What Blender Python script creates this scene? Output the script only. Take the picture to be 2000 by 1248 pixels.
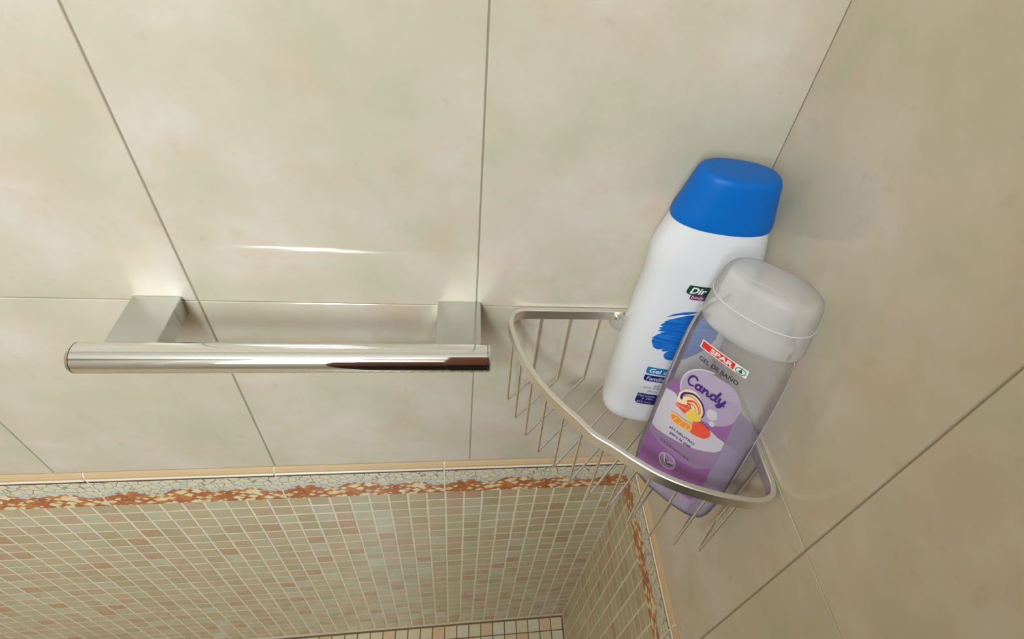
import bpy, bmesh, math, random
from mathutils import Vector, Matrix

# ------------------------------------------------------------------ scene, camera, light
scene = bpy.context.scene
C = scene.collection
for o in list(bpy.data.objects):
    bpy.data.objects.remove(o, do_unlink=True)
random.seed(7)
Z0 = 1.0882                       # height of the tile joint above the shower floor
ROOM_X, ROOM_Y, ROOM_Z = -2.1, -1.7, 2.4

cam_d = bpy.data.cameras.new('camera')
cam = bpy.data.objects.new('camera', cam_d)
C.objects.link(cam)
cam_d.sensor_width = 36
cam_d.sensor_fit = 'HORIZONTAL'
cam_d.lens = 1055.118 * 36 / 2000
cam_d.shift_x = -(1091.417 - 1000) / 2000
cam_d.shift_y = (584.783 - 624) / 2000
cam_d.clip_start = 0.01
CX = Vector((0.9847, -0.1081, 0.1365)).normalized()
CB = Vector((-0.1730, -0.6977, 0.6952)).normalized()
CY = CB.cross(CX).normalized()
cam.matrix_world = Matrix(((CX.x, CY.x, CB.x, -0.2543),
                           (CX.y, CY.y, CB.y, -0.3769),
                           (CX.z, CY.z, CB.z, 0.387 + Z0),
                           (0, 0, 0, 1)))
scene.camera = cam

world = bpy.data.worlds.new('world')
scene.world = world
world.use_nodes = True
world.node_tree.nodes['Background'].inputs[0].default_value = (0.75, 0.85, 1.0, 1)
world.node_tree.nodes['Background'].inputs[1].default_value = 0.6

def area(name, loc, target, sx, sy, power, col, shape='RECTANGLE'):
    d = bpy.data.lights.new(name, 'AREA')
    d.shape = shape; d.size = sx; d.size_y = sy
    d.energy = power; d.color = col
    o = bpy.data.objects.new(name, d)
    C.objects.link(o)
    o.location = loc
    o.rotation_euler = (Vector(target) - Vector(loc)).to_track_quat('-Z', 'Y').to_euler()
    return o
LAMP = Vector((-0.76, -1.18, ROOM_Z - 0.075))
area('ceiling_lamp_light', LAMP, LAMP - Vector((0, 0, 1)), 0.34, 0.34, 15, (0.91, 1.0, 1.06), 'DISK')
WIN = Vector((-0.89, ROOM_Y + 0.05, 1.80))
area('window_daylight', WIN, WIN + Vector((0, 1, 0)), 0.42, 0.94, 13, (0.90, 0.99, 1.05))

vs = scene.view_settings
vs.view_transform = 'Standard'
vs.look = 'None'
vs.gamma = 1.0
vs.use_curve_mapping = False
vs.exposure = 0.09
scene.cycles.blur_glossy = 0.15

# ------------------------------------------------------------------ materials
def lin(r, g, b):
    f = lambda c: c / 12.92 if c <= 0.04045 else ((c + 0.055) / 1.055) ** 2.4
    return (f(r / 255), f(g / 255), f(b / 255), 1)

def new_mat(name):
    m = bpy.data.materials.new(name)
    m.use_nodes = True
    nt = m.node_tree
    return m, nt, nt.nodes['Principled BSDF']

def plain(name, col, rough=0.5, metal=0.0, spec=0.5, **kw):
    m, nt, b = new_mat(name)
    b.inputs['Base Color'].default_value = col
    b.inputs['Roughness'].default_value = rough
    b.inputs['Metallic'].default_value = metal
    b.inputs['Specular IOR Level'].default_value = spec
    for k, v in kw.items():
        b.inputs[k.replace('_', ' ')].default_value = v
    return m

def node(nt, kind, **kw):
    n = nt.nodes.new(kind)
    for k, v in kw.items():
        setattr(n, k, v)
    return n

def ramp(nt, stops):
    r = node(nt, 'ShaderNodeValToRGB')
    el = r.color_ramp.elements
    while len(el) > 1:
        el.remove(el[0])
    el[0].position, el[0].color = stops[0]
    for p, c in stops[1:]:
        e = el.new(p); e.color = c
    return r

def tile_coords(nt, seed_scale=11.0):
    """object coordinates pushed by a random offset, so that each piece has its own clouds"""
    tc = node(nt, 'ShaderNodeTexCoord')
    oi = node(nt, 'ShaderNodeObjectInfo')
    mul = node(nt, 'ShaderNodeMath', operation='MULTIPLY')
    mul.inputs[1].default_value = seed_scale
    nt.links.new(oi.outputs['Random'], mul.inputs[0])
    add = node(nt, 'ShaderNodeVectorMath', operation='ADD')
    nt.links.new(tc.outputs['Object'], add.inputs[0])
    nt.links.new(mul.outputs[0], add.inputs[1])
    return add.outputs[0]

def noise(nt, vec, scale, detail=4, rough=0.5):
    n = node(nt, 'ShaderNodeTexNoise')
    n.inputs['Scale'].default_value = scale
    n.inputs['Detail'].default_value = detail
    n.inputs['Roughness'].default_value = rough
    nt.links.new(vec, n.inputs['Vector'])
    return n

def glazed(name):
    m, nt, b = new_mat(name)
    v = tile_coords(nt)
    n1 = noise(nt, v, 13, 5, 0.55)
    r1 = ramp(nt, [(0.30, lin(193, 188, 163)), (0.44, lin(201, 193, 171)), (0.55, lin(207, 196, 177)), (0.68, lin(212, 203, 189))])
    nt.links.new(n1.outputs['Fac'], r1.inputs[0])
    n2 = noise(nt, v, 15, 6, 0.6)
    r2 = ramp(nt, [(0.52, (0, 0, 0, 1)), (0.78, (0.8, 0.8, 0.8, 1))])
    nt.links.new(n2.outputs['Fac'], r2.inputs[0])
    mx = node(nt, 'ShaderNodeMix', data_type='RGBA')
    nt.links.new(r2.outputs[0], mx.inputs['Factor'])
    nt.links.new(r1.outputs[0], mx.inputs['A'])
    mx.inputs['B'].default_value = lin(206, 184, 160)
    n3 = noise(nt, v, 60, 4, 0.6)
    r3 = ramp(nt, [(0.62, (0, 0, 0, 1)), (0.74, (0.55, 0.55, 0.55, 1))])
    nt.links.new(n3.outputs['Fac'], r3.inputs[0])
    mx2 = node(nt, 'ShaderNodeMix', data_type='RGBA')
    nt.links.new(r3.outputs[0], mx2.inputs['Factor'])
    nt.links.new(mx.outputs['Result'], mx2.inputs['A'])
    mx2.inputs['B'].default_value = lin(188, 182, 162)
    nt.links.new(mx2.outputs['Result'], b.inputs['Base Color'])
    b.inputs['Roughness'].default_value = 0.06
    b.inputs['Specular IOR Level'].default_value = 0.45
    nb = noise(nt, v, 18, 2)
    bp = node(nt, 'ShaderNodeBump')
    bp.inputs['Strength'].default_value = 0.05
    bp.inputs['Distance'].default_value = 0.004
    nt.links.new(nb.outputs['Fac'], bp.inputs['Height'])
    nt.links.new(bp.outputs[0], b.inputs['Normal'])
    return m
M_TILE = glazed('glazed_beige_tile')

def mosaic_mat(name, a, bcol):
    m, nt, b = new_mat(name)
    v = tile_coords(nt, 3.0)
    n1 = noise(nt, v, 70, 4)
    mp = node(nt, 'ShaderNodeMapping')
    mp.inputs['Scale'].default_value = (1, 6, 1)
    nt.links.new(v, mp.inputs['Vector'])
    nt.links.new(mp.outputs[0], n1.inputs['Vector'])
    r1 = ramp(nt, [(0.35, a), (0.65, bcol)])
    nt.links.new(n1.outputs['Fac'], r1.inputs[0])
    nt.links.new(r1.outputs[0], b.inputs['Base Color'])
    b.inputs['Roughness'].default_value = 0.22
    return m
M_MOS = [mosaic_mat('mosaic_sage', lin(184, 175, 143), lin(192, 183, 152)),
         mosaic_mat('mosaic_sand', lin(187, 172, 139), lin(196, 180, 148)),
         mosaic_mat('mosaic_taupe', lin(176, 161, 128), lin(186, 172, 139)),
         mosaic_mat('mosaic_rose', lin(186, 162, 134), lin(195, 174, 147)),
         mosaic_mat('mosaic_clay', lin(179, 147, 117), lin(190, 160, 130)),
         mosaic_mat('mosaic_pale', lin(190, 183, 156), lin(197, 191, 164))]
MOS_W = [28, 24, 20, 16, 8, 8]
M_FLOORT = [mosaic_mat('floor_cream', lin(198, 184, 150), lin(206, 194, 162)),
            mosaic_mat('floor_peach', lin(200, 170, 136), lin(208, 182, 150)),
            mosaic_mat('floor_pale', lin(196, 190, 162), lin(206, 200, 174))]
M_GROUT = plain('taupe_grout', lin(150, 140, 118), 0.85)
M_GROUT_L = plain('cream_grout', lin(226, 216, 190), 0.85)
M_GROUT_F = plain('brown_floor_grout', lin(120, 96, 66), 0.9)
M_PEACH = plain('peach_glaze', lin(206, 178, 138), 0.25)
M_LIP = plain('white_glaze', lin(232, 222, 205), 0.2)
M_DARKLINE = plain('umber_line', lin(84, 62, 46), 0.5)
M_PLASTER = plain('white_plaster', lin(238, 236, 230), 0.8)
M_PLASTER_B = plain('beige_plaster', lin(188, 162, 122), 0.8)
M_PLASTER_C = plain('pale_plaster', lin(198, 192, 180), 0.8)

def border_mat():
    """printed decor: crackled cream stones above a wavy band of terracotta and cream chips.
    local x runs along the piece (0..1 after scaling by its length), local y is the height"""
    m, nt, b = new_mat('printed_border_decor')
    L = nt.links.new
    tc = node(nt, 'ShaderNodeTexCoord')
    sep = node(nt, 'ShaderNodeSeparateXYZ')
    L(tc.outputs['Object'], sep.inputs[0])
    def math_(op, a, b_=None):
        n = node(nt, 'ShaderNodeMath', operation=op)
        for i, x in enumerate((a, b_)):
            if x is None: continue
            if isinstance(x, (int, float)): n.inputs[i].default_value = x
            else: L(x, n.inputs[i])
        return n.outputs[0]
    # wave edge height: sum of two cosines along the piece, plus a jagged noise
    k = 2 * math.pi / 0.2192
    w1 = math_('MULTIPLY', math_('COSINE', math_('MULTIPLY', sep.outputs[0], k)), 0.0030)
    ph = math_('ADD', math_('MULTIPLY', sep.outputs[0], 3 * k), 0.6)
    w2 = math_('MULTIPLY', math_('COSINE', ph), 0.0055)
    vj = node(nt, 'ShaderNodeTexVoronoi', feature='F1')
    vj.inputs['Scale'].default_value = 130
    L(tc.outputs['Object'], vj.inputs['Vector'])
    sj = node(nt, 'ShaderNodeSeparateColor')
    L(vj.outputs['Color'], sj.inputs[0])
    jag = math_('MULTIPLY', math_('SUBTRACT', sj.outputs[0], 0.5), 0.006)
    edge = math_('ADD', math_('ADD', w1, w2), -0.0060)
    hgt = math_('SUBTRACT', math_('ADD', sep.outputs[1], jag), edge)
    below = math_('LESS_THAN', hgt, 0.0)
    near = math_('LESS_THAN', math_('SUBTRACT', sep.outputs[1], edge), 0.0085)
    # crackle
    vc = node(nt, 'ShaderNodeTexVoronoi', feature='DISTANCE_TO_EDGE')
    vc.inputs['Scale'].default_value = 92
    L(tc.outputs['Object'], vc.inputs['Vector'])
    crack = math_('LESS_THAN', vc.outputs['Distance'], 0.038)
    vcc = node(nt, 'ShaderNodeTexVoronoi', feature='F1')
    vcc.inputs['Scale'].default_value = 92
    L(tc.outputs['Object'], vcc.inputs['Vector'])
    scc = node(nt, 'ShaderNodeSeparateColor')
    L(vcc.outputs['Color'], scc.inputs[0])
    stone = ramp(nt, [(0.0, lin(226, 214, 182)), (0.5, lin(220, 212, 188)), (1.0, lin(212, 211, 196))])
    L(scc.outputs[0], stone.inputs[0])
    m1 = node(nt, 'ShaderNodeMix', data_type='RGBA')
    L(crack, m1.inputs['Factor']); L(stone.outputs[0], m1.inputs['A'])
    m1.inputs['B'].default_value = lin(146, 138, 114)
    # pale blue pebbles at the edge
    vp = node(nt, 'ShaderNodeTexVoronoi', feature='DISTANCE_TO_EDGE')
    vp.inputs['Scale'].default_value = 190
    L(tc.outputs['Object'], vp.inputs['Vector'])
    pe = math_('LESS_THAN', vp.outputs['Distance'], 0.05)
    mp = node(nt, 'ShaderNodeMix', data_type='RGBA')
    L(pe, mp.inputs['Factor'])
    mp.inputs['A'].default_value = lin(206, 210, 200)
    mp.inputs['B'].default_value = lin(158, 164, 158)
    m2 = node(nt, 'ShaderNodeMix', data_type='RGBA')
    L(near, m2.inputs['Factor']); L(m1.outputs['Result'], m2.inputs['A']); L(mp.outputs['Result'], m2.inputs['B'])
    # terracotta with cream chips
    mpg = node(nt, 'ShaderNodeMapping')
    mpg.inputs['Scale'].default_value = (0.72, 1, 1)
    mpg.inputs['Location'].default_value = (0.3, 0.7, 0)
    L(tc.outputs['Object'], mpg.inputs['Vector'])
    vch = node(nt, 'ShaderNodeTexVoronoi', feature='F1')
    vch.inputs['Scale'].default_value = 128
    vch.distance = 'MANHATTAN'
    L(mpg.outputs[0], vch.inputs['Vector'])
    sch = node(nt, 'ShaderNodeSeparateColor')
    L(vch.outputs['Color'], sch.inputs[0])
    chip = ramp(nt, [(0.0, lin(176, 104, 60)), (0.35, lin(192, 124, 76)), (0.7, lin(164, 92, 50))])
    chip.color_ramp.interpolation = 'CONSTANT'
    L(sch.outputs[1], chip.inputs[0])
    is_cream = math_('MULTIPLY', math_('GREATER_THAN', sch.outputs[0], 0.30), math_('LESS_THAN', vch.outputs['Distance'], 0.74))
    cream = ramp(nt, [(0.0, lin(232, 218, 176)), (0.6, lin(224, 202, 152))])
    cream.color_ramp.interpolation = 'CONSTANT'
    L(sch.outputs[2], cream.inputs[0])
    mch = node(nt, 'ShaderNodeMix', data_type='RGBA')
    L(is_cream, mch.inputs['Factor']); L(chip.outputs[0], mch.inputs['A']); L(cream.outputs[0], mch.inputs['B'])
    m3 = node(nt, 'ShaderNodeMix', data_type='RGBA')
    L(below, m3.inputs['Factor']); L(m2.outputs['Result'], m3.inputs['A']); L(mch.outputs['Result'], m3.inputs['B'])
    L(m3.outputs['Result'], b.inputs['Base Color'])
    b.inputs['Roughness'].default_value = 0.25
    return m
M_BORDER = border_mat()

M_CHROME = plain('polished_chrome', (0.86, 0.87, 0.87, 1), 0.035, 1.0)
M_SATIN = plain('satin_chrome', (0.62, 0.64, 0.62, 1), 0.12, 1.0)
M_ALU = plain('brushed_aluminium', (0.86, 0.84, 0.79, 1), 0.36, 1.0)
M_WIRE = plain('steel_wire', (0.88, 0.85, 0.78, 1), 0.30, 1.0)
M_SEAM = plain('dark_seam', (0.03, 0.03, 0.03, 1), 0.6)
M_BLUE = plain('blue_plastic', lin(0, 102, 190), 0.42, spec=0.22)
M_WHITE = plain('white_plastic', lin(224, 225, 228), 0.24)

def clear_plastic(name, tint, haze, haze_col, gloss_rough=0.06, back=0.3):
    """thin clear film: mostly see-through, a milky share and a Fresnel gloss"""
    m = bpy.data.materials.new(name)
    m.use_nodes = True
    nt = m.node_tree
    nt.nodes.clear()
    out = node(nt, 'ShaderNodeOutputMaterial')
    tr = node(nt, 'ShaderNodeBsdfTransparent'); tr.inputs[0].default_value = tint
    df = node(nt, 'ShaderNodeBsdfDiffuse'); df.inputs[0].default_value = haze_col
    tl = node(nt, 'ShaderNodeBsdfTranslucent'); tl.inputs[0].default_value = haze_col
    mk = node(nt, 'ShaderNodeMixShader'); mk.inputs[0].default_value = back
    nt.links.new(df.outputs[0], mk.inputs[1]); nt.links.new(tl.outputs[0], mk.inputs[2])
    mh = node(nt, 'ShaderNodeMixShader'); mh.inputs[0].default_value = haze
    nt.links.new(tr.outputs[0], mh.inputs[1]); nt.links.new(mk.outputs[0], mh.inputs[2])
    gl = node(nt, 'ShaderNodeBsdfGlossy'); gl.inputs['Roughness'].default_value = gloss_rough
    fr = node(nt, 'ShaderNodeFresnel'); fr.inputs['IOR'].default_value = 1.14
    mg = node(nt, 'ShaderNodeMixShader')
    nt.links.new(fr.outputs[0], mg.inputs[0])
    nt.links.new(mh.outputs[0], mg.inputs[1]); nt.links.new(gl.outputs[0], mg.inputs[2])
    nt.links.new(mg.outputs[0], out.inputs['Surface'])
    return m
M_PET = clear_plastic('clear_plastic', (1, 1, 1, 1), 0.15, (0.96, 0.94, 0.95, 1))
M_CAP = clear_plastic('milky_cap_plastic', (1, 1, 1, 1), 0.36, (0.98, 0.97, 0.97, 1), 0.2, 0.10)
M_FILM_SEAM = clear_plastic('whitened_seam_plastic', (1, 1, 1, 1), 0.8, (0.95, 0.95, 0.97, 1), 0.2, 0.2)
M_GEL = clear_plastic('lilac_gel', (0.90, 0.84, 0.95, 1), 0.55, (0.64, 0.52, 0.80, 1))

def ink(name, r, g, b, alpha=1.0, rough=0.4):
    if alpha >= 1:
        return plain(name, lin(r, g, b), rough)
    return clear_plastic(name, (1, 1, 1, 1), alpha, lin(r, g, b))

# ------------------------------------------------------------------ helpers
def tag(o, label=None, cat=None, group=None, kind=None):
    if label: o['label'] = label
    if cat: o['category'] = cat
    if group: o['group'] = group
    if kind: o['kind'] = kind
    return o

def link(o, parent=None):
    C.objects.link(o)
    if parent is not None:
        o.parent = parent
    return o

def empty(name, loc):
    o = bpy.data.objects.new(name, None)
    o.empty_display_size = 0.02
    o.location = loc
    return link(o)

def mesh(name, verts, faces, mats, smooth=False, fmat=None):
    me = bpy.data.meshes.new(name)
    me.from_pydata([tuple(v) for v in verts], [], faces)
    for m in (mats if isinstance(mats, (list, tuple)) else [mats]):
        me.materials.append(m)
    if fmat:
        me.polygons.foreach_set('material_index', fmat)
    if smooth:
        me.polygons.foreach_set('use_smooth', [True] * len(me.polygons))
    me.update()
    return me

def put(name, me, parent=None, loc=None, mw=None):
    o = bpy.data.objects.new(name, me)
    link(o, parent)
    if mw is not None: o.matrix_local = mw
    elif loc is not None: o.location = loc
    return o

def bm_obj(name, bm, mat, parent=None, loc=None, smooth=False, angle=None):
    bmesh.ops.recalc_face_normals(bm, faces=bm.faces)
    me = bpy.data.meshes.new(name)
    bm.to_mesh(me); bm.free()
    me.materials.append(mat)
    if smooth:
        me.polygons.foreach_set('use_smooth', [True] * len(me.polygons))
        if angle is not None:
            me.set_sharp_from_angle(angle=math.radians(angle))
    return put(name, me, parent, loc)

def box_bm(x0, x1, y0, y1, z0, z1, bevel=0.0, seg=2):
    bm = bmesh.new()
    bmesh.ops.create_cube(bm, size=1)
    for v in bm.verts:
        v.co = Vector((x0 + (v.co.x + .5) * (x1 - x0), y0 + (v.co.y + .5) * (y1 - y0), z0 + (v.co.z + .5) * (z1 - z0)))
    if bevel:
        bmesh.ops.bevel(bm, geom=list(bm.edges), offset=bevel, segments=seg, profile=0.5, affect='EDGES')
    return bm

def tile_geo(w, h, t, ch):
    """a tile lying in local xy, face at z=0, chamfered edge, going back to z=-t"""
    a, b = w / 2, h / 2
    v = [(-a, -b, -t), (a, -b, -t), (a, b, -t), (-a, b, -t),
         (-a, -b, -ch), (a, -b, -ch), (a, b, -ch), (-a, b, -ch),
         (-a + ch, -b + ch, 0), (a - ch, -b + ch, 0), (a - ch, b - ch, 0), (-a + ch, b - ch, 0)]
    f = [(8, 9, 10, 11)]
    for i in range(4):
        j = (i + 1) % 4
        f += [(i, j, 4 + j, 4 + i), (4 + i, 4 + j, 8 + j, 8 + i)]
    return v, f

# frames: local x right, local y up, local z out of the wall into the room
F_BACK = Matrix(((1, 0, 0, 0), (0, 0, -1, 0), (0, 1, 0, 0), (0, 0, 0, 1)))
F_RIGHT = Matrix(((0, 0, -1, 0), (-1, 0, 0, 0), (0, 1, 0, 0), (0, 0, 0, 1)))
F_FLOOR = Matrix(((1, 0, 0, 0), (0, 1, 0, 0), (0, 0, 1, 0), (0, 0, 0, 1)))

def wall_mw(frame, p):
    m = frame.copy()
    m.translation = p
    return m

CAMP = cam.matrix_world.translation.copy()
CAMI = cam.matrix_world.inverted()
def project(p):
    q = CAMI @ Vector(p)
    if q.z > -0.02: return None
    return (1091.417 + 1055.118 * q.x / -q.z, 584.783 - 1055.118 * q.y / -q.z)
def in_frame(p, pad=25):
    q = project(p)
    return q is not None and -pad < q[0] < 2000 + pad and -pad < q[1] < 1248 + pad

# ------------------------------------------------------------------ the room shell
def slab(name, *a):
    o = bm_obj(name, box_bm(*a[:6]), a[6])
    o['kind'] = 'structure'
    return o
G = 0.0007                                       # grout lies this far behind the tile faces
wall_back = slab('wall_back', ROOM_X, 0.12, G, 0.12, 0.0, ROOM_Z, M_GROUT)
wall_right = slab('wall_right', G, 0.12, ROOM_Y, G, 0.0, ROOM_Z, M_GROUT)
wall_left = slab('wall_left', ROOM_X - 0.12, ROOM_X, ROOM_Y, 0.12, 0.0, ROOM_Z, M_PLASTER_B)
ceiling = slab('ceiling', ROOM_X - 0.12, 0.12, ROOM_Y - 0.12, 0.12, ROOM_Z, ROOM_Z + 0.1, M_PLASTER)
floor = slab('floor', ROOM_X, 0.12, ROOM_Y, 0.12, -0.12, -0.0015, M_GROUT_F)

# wall behind the photographer, with a window opening and a wooden door
def wall_front():
    wx0, wx1, wz0, wz1 = WIN.x - 0.26, WIN.x + 0.26, WIN.z - 0.52, WIN.z + 0.52
    bm = bmesh.new()
    def add(x0, x1, z0, z1):
        b = box_bm(x0, x1, ROOM_Y - 0.12, ROOM_Y, z0, z1)
        me = bpy.data.meshes.new('tmp'); b.to_mesh(me); b.free()
        bm.from_mesh(me); bpy.data.meshes.remove(me)
    add(ROOM_X - 0.12, wx0, 0, ROOM_Z); add(wx1, 0.12, 0, ROOM_Z)
    add(wx0, wx1, 0, wz0); add(wx0, wx1, wz1, ROOM_Z)
    w = bm_obj('wall_front', bm, M_PLASTER_C); w['kind'] = 'structure'
    win = empty('window_1', (WIN.x, ROOM_Y - 0.06, wz0)); win['kind'] = 'structure'
    white = plain('white_window_paint', lin(238, 238, 236), 0.4)
    pane = plain('daylit_pane', lin(225, 235, 245), 0.3)
    pane.node_tree.nodes['Principled BSDF'].inputs['Emission Color'].default_value = (0.85, 0.93, 1, 1)
    pane.node_tree.nodes['Principled BSDF'].inputs['Emission Strength'].default_value = 4.0
    W, H = 0.26, 1.04
    for a in ((-W, -W + .05, 0, H), (W - .05, W, 0, H), (-W, W, 0, .05), (-W, W, H - .05, H), (-.26, .26, .50, .54)):
        bm_obj('window_frame', box_bm(a[0], a[1], -0.03, 0.03, a[2], a[3], 0.004), white, win)
    bm_obj('window_pane', box_bm(-W + .05, W - .05, -0.008, 0.002, .05, H - .05), pane, win)
    door = empty('door_1', (-1.68, ROOM_Y, 0)); door['kind'] = 'structure'
    wood = plain('white_door_paint', lin(206, 202, 194), 0.45)
    bm_obj('door_leaf', box_bm(-0.34, 0.34, 0.0, 0.04, 0.0, 2.0, 0.004), wood, door)
    for x in (-0.37, 0.37):
        bm_obj('door_casing', box_bm(x - .03, x + .03, 0, 0.05, 0, 2.03, 0.003), wood, door)
    bm_obj('door_handle', box_bm(-0.34, -0.22, 0.04, 0.075, 1.0, 1.02, 0.006), M_SATIN, door)
wall_front()

# unseen cabinet-shaped blocker, added to shade the right wall and brown the rail's reflection
blocker = empty('shade_blocker', (-0.16, -0.85, 0.0))
tag(blocker, 'tall brown and black cabinet-shaped blocker, added out of view to shade the right wall', 'light blocker')
m_blocker = plain('blocker_brown', lin(126, 74, 50), 0.5)
m_blk = plain('blocker_black', lin(22, 22, 26), 0.5)
bm_obj('blocker_body', box_bm(-0.13, 0.158, -0.25, 0.23, 1.05, 1.95, 0.003), m_blocker, blocker)
bm_obj('blocker_base', box_bm(-0.13, 0.158, -0.25, 0.23, 0.0, 1.05, 0.003), m_blk, blocker)
bm_obj('blocker_side', box_bm(-0.40, -0.131, -0.30, -0.04, 0.93, 1.38, 0.003), m_blocker, blocker)  # side piece added to lengthen the dark reflection and shade the mosaic
bm_obj('blocker_side_base', box_bm(-0.40, -0.131, -0.30, -0.04, 0.0, 0.93, 0.003), m_blk, blocker)
for x0, x1 in ((-0.126, 0.011), (0.017, 0.154)):
    d_ = bm_obj('blocker_door', box_bm(x0, x1, 0.231, 0.25, 1.06, 1.94, 0.003), m_blocker, blocker)
    bm_obj('blocker_door', box_bm(x0, x1, 0.231, 0.25, 0.08, 1.04, 0.003), m_blk, blocker)
    xh = x1 - 0.03 if x0 < -0.1 else x0 + 0.03
    bm_obj('blocker_knob', box_bm(xh - .008, xh + .008, 0.25, 0.27, 1.5, 1.6, 0.004), M_SATIN, d_)

# ceiling lamp
lamp = empty('ceiling_lamp', (LAMP.x, LAMP.y, ROOM_Z))
tag(lamp, 'round white flush ceiling lamp above the shower', 'lamp')
bm = bmesh.new()
bmesh.ops.create_cone(bm, cap_ends=True, segments=40, radius1=0.21, radius2=0.19, depth=0.03)
bm_obj('lamp_base', bm, M_PLASTER, lamp, (0, 0, -0.0155), smooth=True, angle=40)
m_glow = plain('lamp_diffuser_glow', lin(250, 246, 236), 0.4)
m_glow.node_tree.nodes['Principled BSDF'].inputs['Emission Color'].default_value = (0.91, 1.0, 1.06, 1)
m_glow.node_tree.nodes['Principled BSDF'].inputs['Emission Strength'].default_value = 3.0
bm = bmesh.new()
bmesh.ops.create_cone(bm, cap_ends=True, segments=40, radius1=0.165, radius2=0.18, depth=0.03)
bm_obj('lamp_diffuser', bm, m_glow, lamp, (0, 0, -0.0455), smooth=True, angle=40)

# ------------------------------------------------------------------ wall tiles
TG = 0.0012                                   # joint width between big tiles
TH = 0.36                                     # height of a full wall tile
Z_LOW = -0.3060                               # where the bottom row meets the border
rows = [(Z_LOW + Z0, Z0)]
z = Z0
while z < ROOM_Z - 0.01:
    rows.append((z, min(z + TH, ROOM_Z - 0.002)))
    z += TH
def cols(edges_first, step, end):
    e = [TG / 2] + edges_first
    while e[-1] > end + 0.02:
        e.append(max(e[-1] - step, end))
    return list(zip(e[1:], e[:-1]))
cache = {}
def big_tile(parent, frame, c0, c1, r0, r1, pt):
    w, h = round(c1 - c0 - TG, 5), round(r1 - r0 - TG, 5)
    key = (w, h)
    if key not in cache:
        v, f = tile_geo(w, h, 0.006, 0.0006)
        cache[key] = mesh('wall_tile', v, f, M_TILE)
    jitter = random.uniform(-0.0002, 0.0002)
    p = pt((c0 + c1) / 2, jitter, (r0 + r1) / 2)
    return put('wall_tile', cache[key], parent, mw=wall_mw(frame, p))
for (c0, c1) in cols([-0.2419, -0.4918], 0.2512, ROOM_X):
    for (r0, r1) in rows:
        big_tile(wall_back, F_BACK, c0, c1, r0, r1, lambda c, j, r: Vector((c, j, r)))
for (c0, c1) in cols([-0.2485], 0.25, ROOM_Y):
    for (r0, r1) in rows:
        big_tile(wall_right, F_RIGHT, -c1, -c0, r0, r1, lambda c, j, r: Vector((j, -c, r)))

# ------------------------------------------------------------------ mosaic dado below the border
MP = 0.02745                                  # pitch
MGAP = 0.0032
Z_MOS = Z0 - 0.4235                           # first full horizontal joint
Z_BORDER_BOT = Z0 - 0.3965
v4, f4 = tile_geo(MP - MGAP, 0.0282 - MGAP * 0.8, 0.004, 0.0003)
MOS_MESH = [mesh('mosaic_tile', v4, f4, m) for m in M_MOS]
RP = 0.0282
def mosaic(parent, frame, pt, length, first_offset):
    """fill from the corner along the wall; the pieces that show largest become parts"""
    items = []
    nC = int(length / MP)
    nR = int((Z_MOS + RP) / RP)
    for i in range(nC):
        for j in range(nR):
            c = first_offset + (i + 0.5) * MP
            r = Z_MOS + RP / 2 - j * RP
            if r < 0.012: continue
            k = random.choices(range(len(M_MOS)), MOS_W)[0]
            p = pt(c + random.uniform(-.0003, .0003), random.uniform(-.0002, .0001), r + random.uniform(-.0002, .0002))
            items.append((p, k, random.uniform(-.008, .008)))
    vis = [t for t in items if in_frame(t[0], 8)]
    vis.sort(key=lambda t: (t[0] - CAMP).length)
    keep = set(id(t) for t in vis[:298])
    sv, sf, sm = [], [], []
    for t in items:
        mw = wall_mw(frame, t[0]) @ Matrix.Rotation(t[2], 4, 'Z')
        if id(t) in keep:
            put('mosaic_tile', MOS_MESH[t[1]], parent, mw=mw)
        else:
            n = len(sv)
            sv += [mw @ Vector(v) for v in v4]
            sf += [tuple(n + q for q in f) for f in f4]
            sm += [t[1]] * len(f4)
    o = put('mosaic_tiles_far', mesh('mosaic_tiles_far', sv, sf, M_MOS, fmat=sm), parent)
    o['kind'] = 'stuff'
bm_obj('mosaic_grout', box_bm(ROOM_X, 0.0, 0.0004, 0.006, 0.0, Z_BORDER_BOT + 0.02), M_GROUT_L, wall_back)
bm_obj('mosaic_grout', box_bm(0.0004, 0.006, ROOM_Y, 0.0, 0.0, Z_BORDER_BOT + 0.02), M_GROUT_L, wall_right)
mosaic(wall_back, F_BACK, lambda c, j, r: Vector((-c, j, r)), 2.08, 0.0012)
mosaic(wall_right, F_RIGHT, lambda c, j, r: Vector((j, -c, r)), 1.68, 0.0012)

# floor tiles
FP = 0.0281
vF, fF = tile_geo(FP - 0.0022, FP - 0.0022, 0.004, 0.0006)
FL_MESH = [mesh('floor_tile', vF, fF, m) for m in M_FLOORT]
items = []
for i in range(int(2.08 / FP)):
    for j in range(int(1.68 / FP)):
        p = Vector((-0.002 - (i + .5) * FP, -0.002 - (j + .5) * FP, random.uniform(-.0003, .0003)))
        items.append((p, random.choices((0, 1, 2), (45, 25, 30))[0]))
sv, sf, sm = [], [], []
for p, k in items:
    if in_frame(p, 20):
        put('floor_tile', FL_MESH[k], floor, mw=Matrix.Translation(p))
    else:
        n = len(sv)
        sv += [p + Vector(v) for v in vF]
        sf += [tuple(n + q for q in f) for f in fF]
        sm += [k] * len(fF)
o = put('floor_tiles_far', mesh('floor_tiles_far', sv, sf, M_FLOORT, fmat=sm), floor)
o['kind'] = 'stuff'

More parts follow.
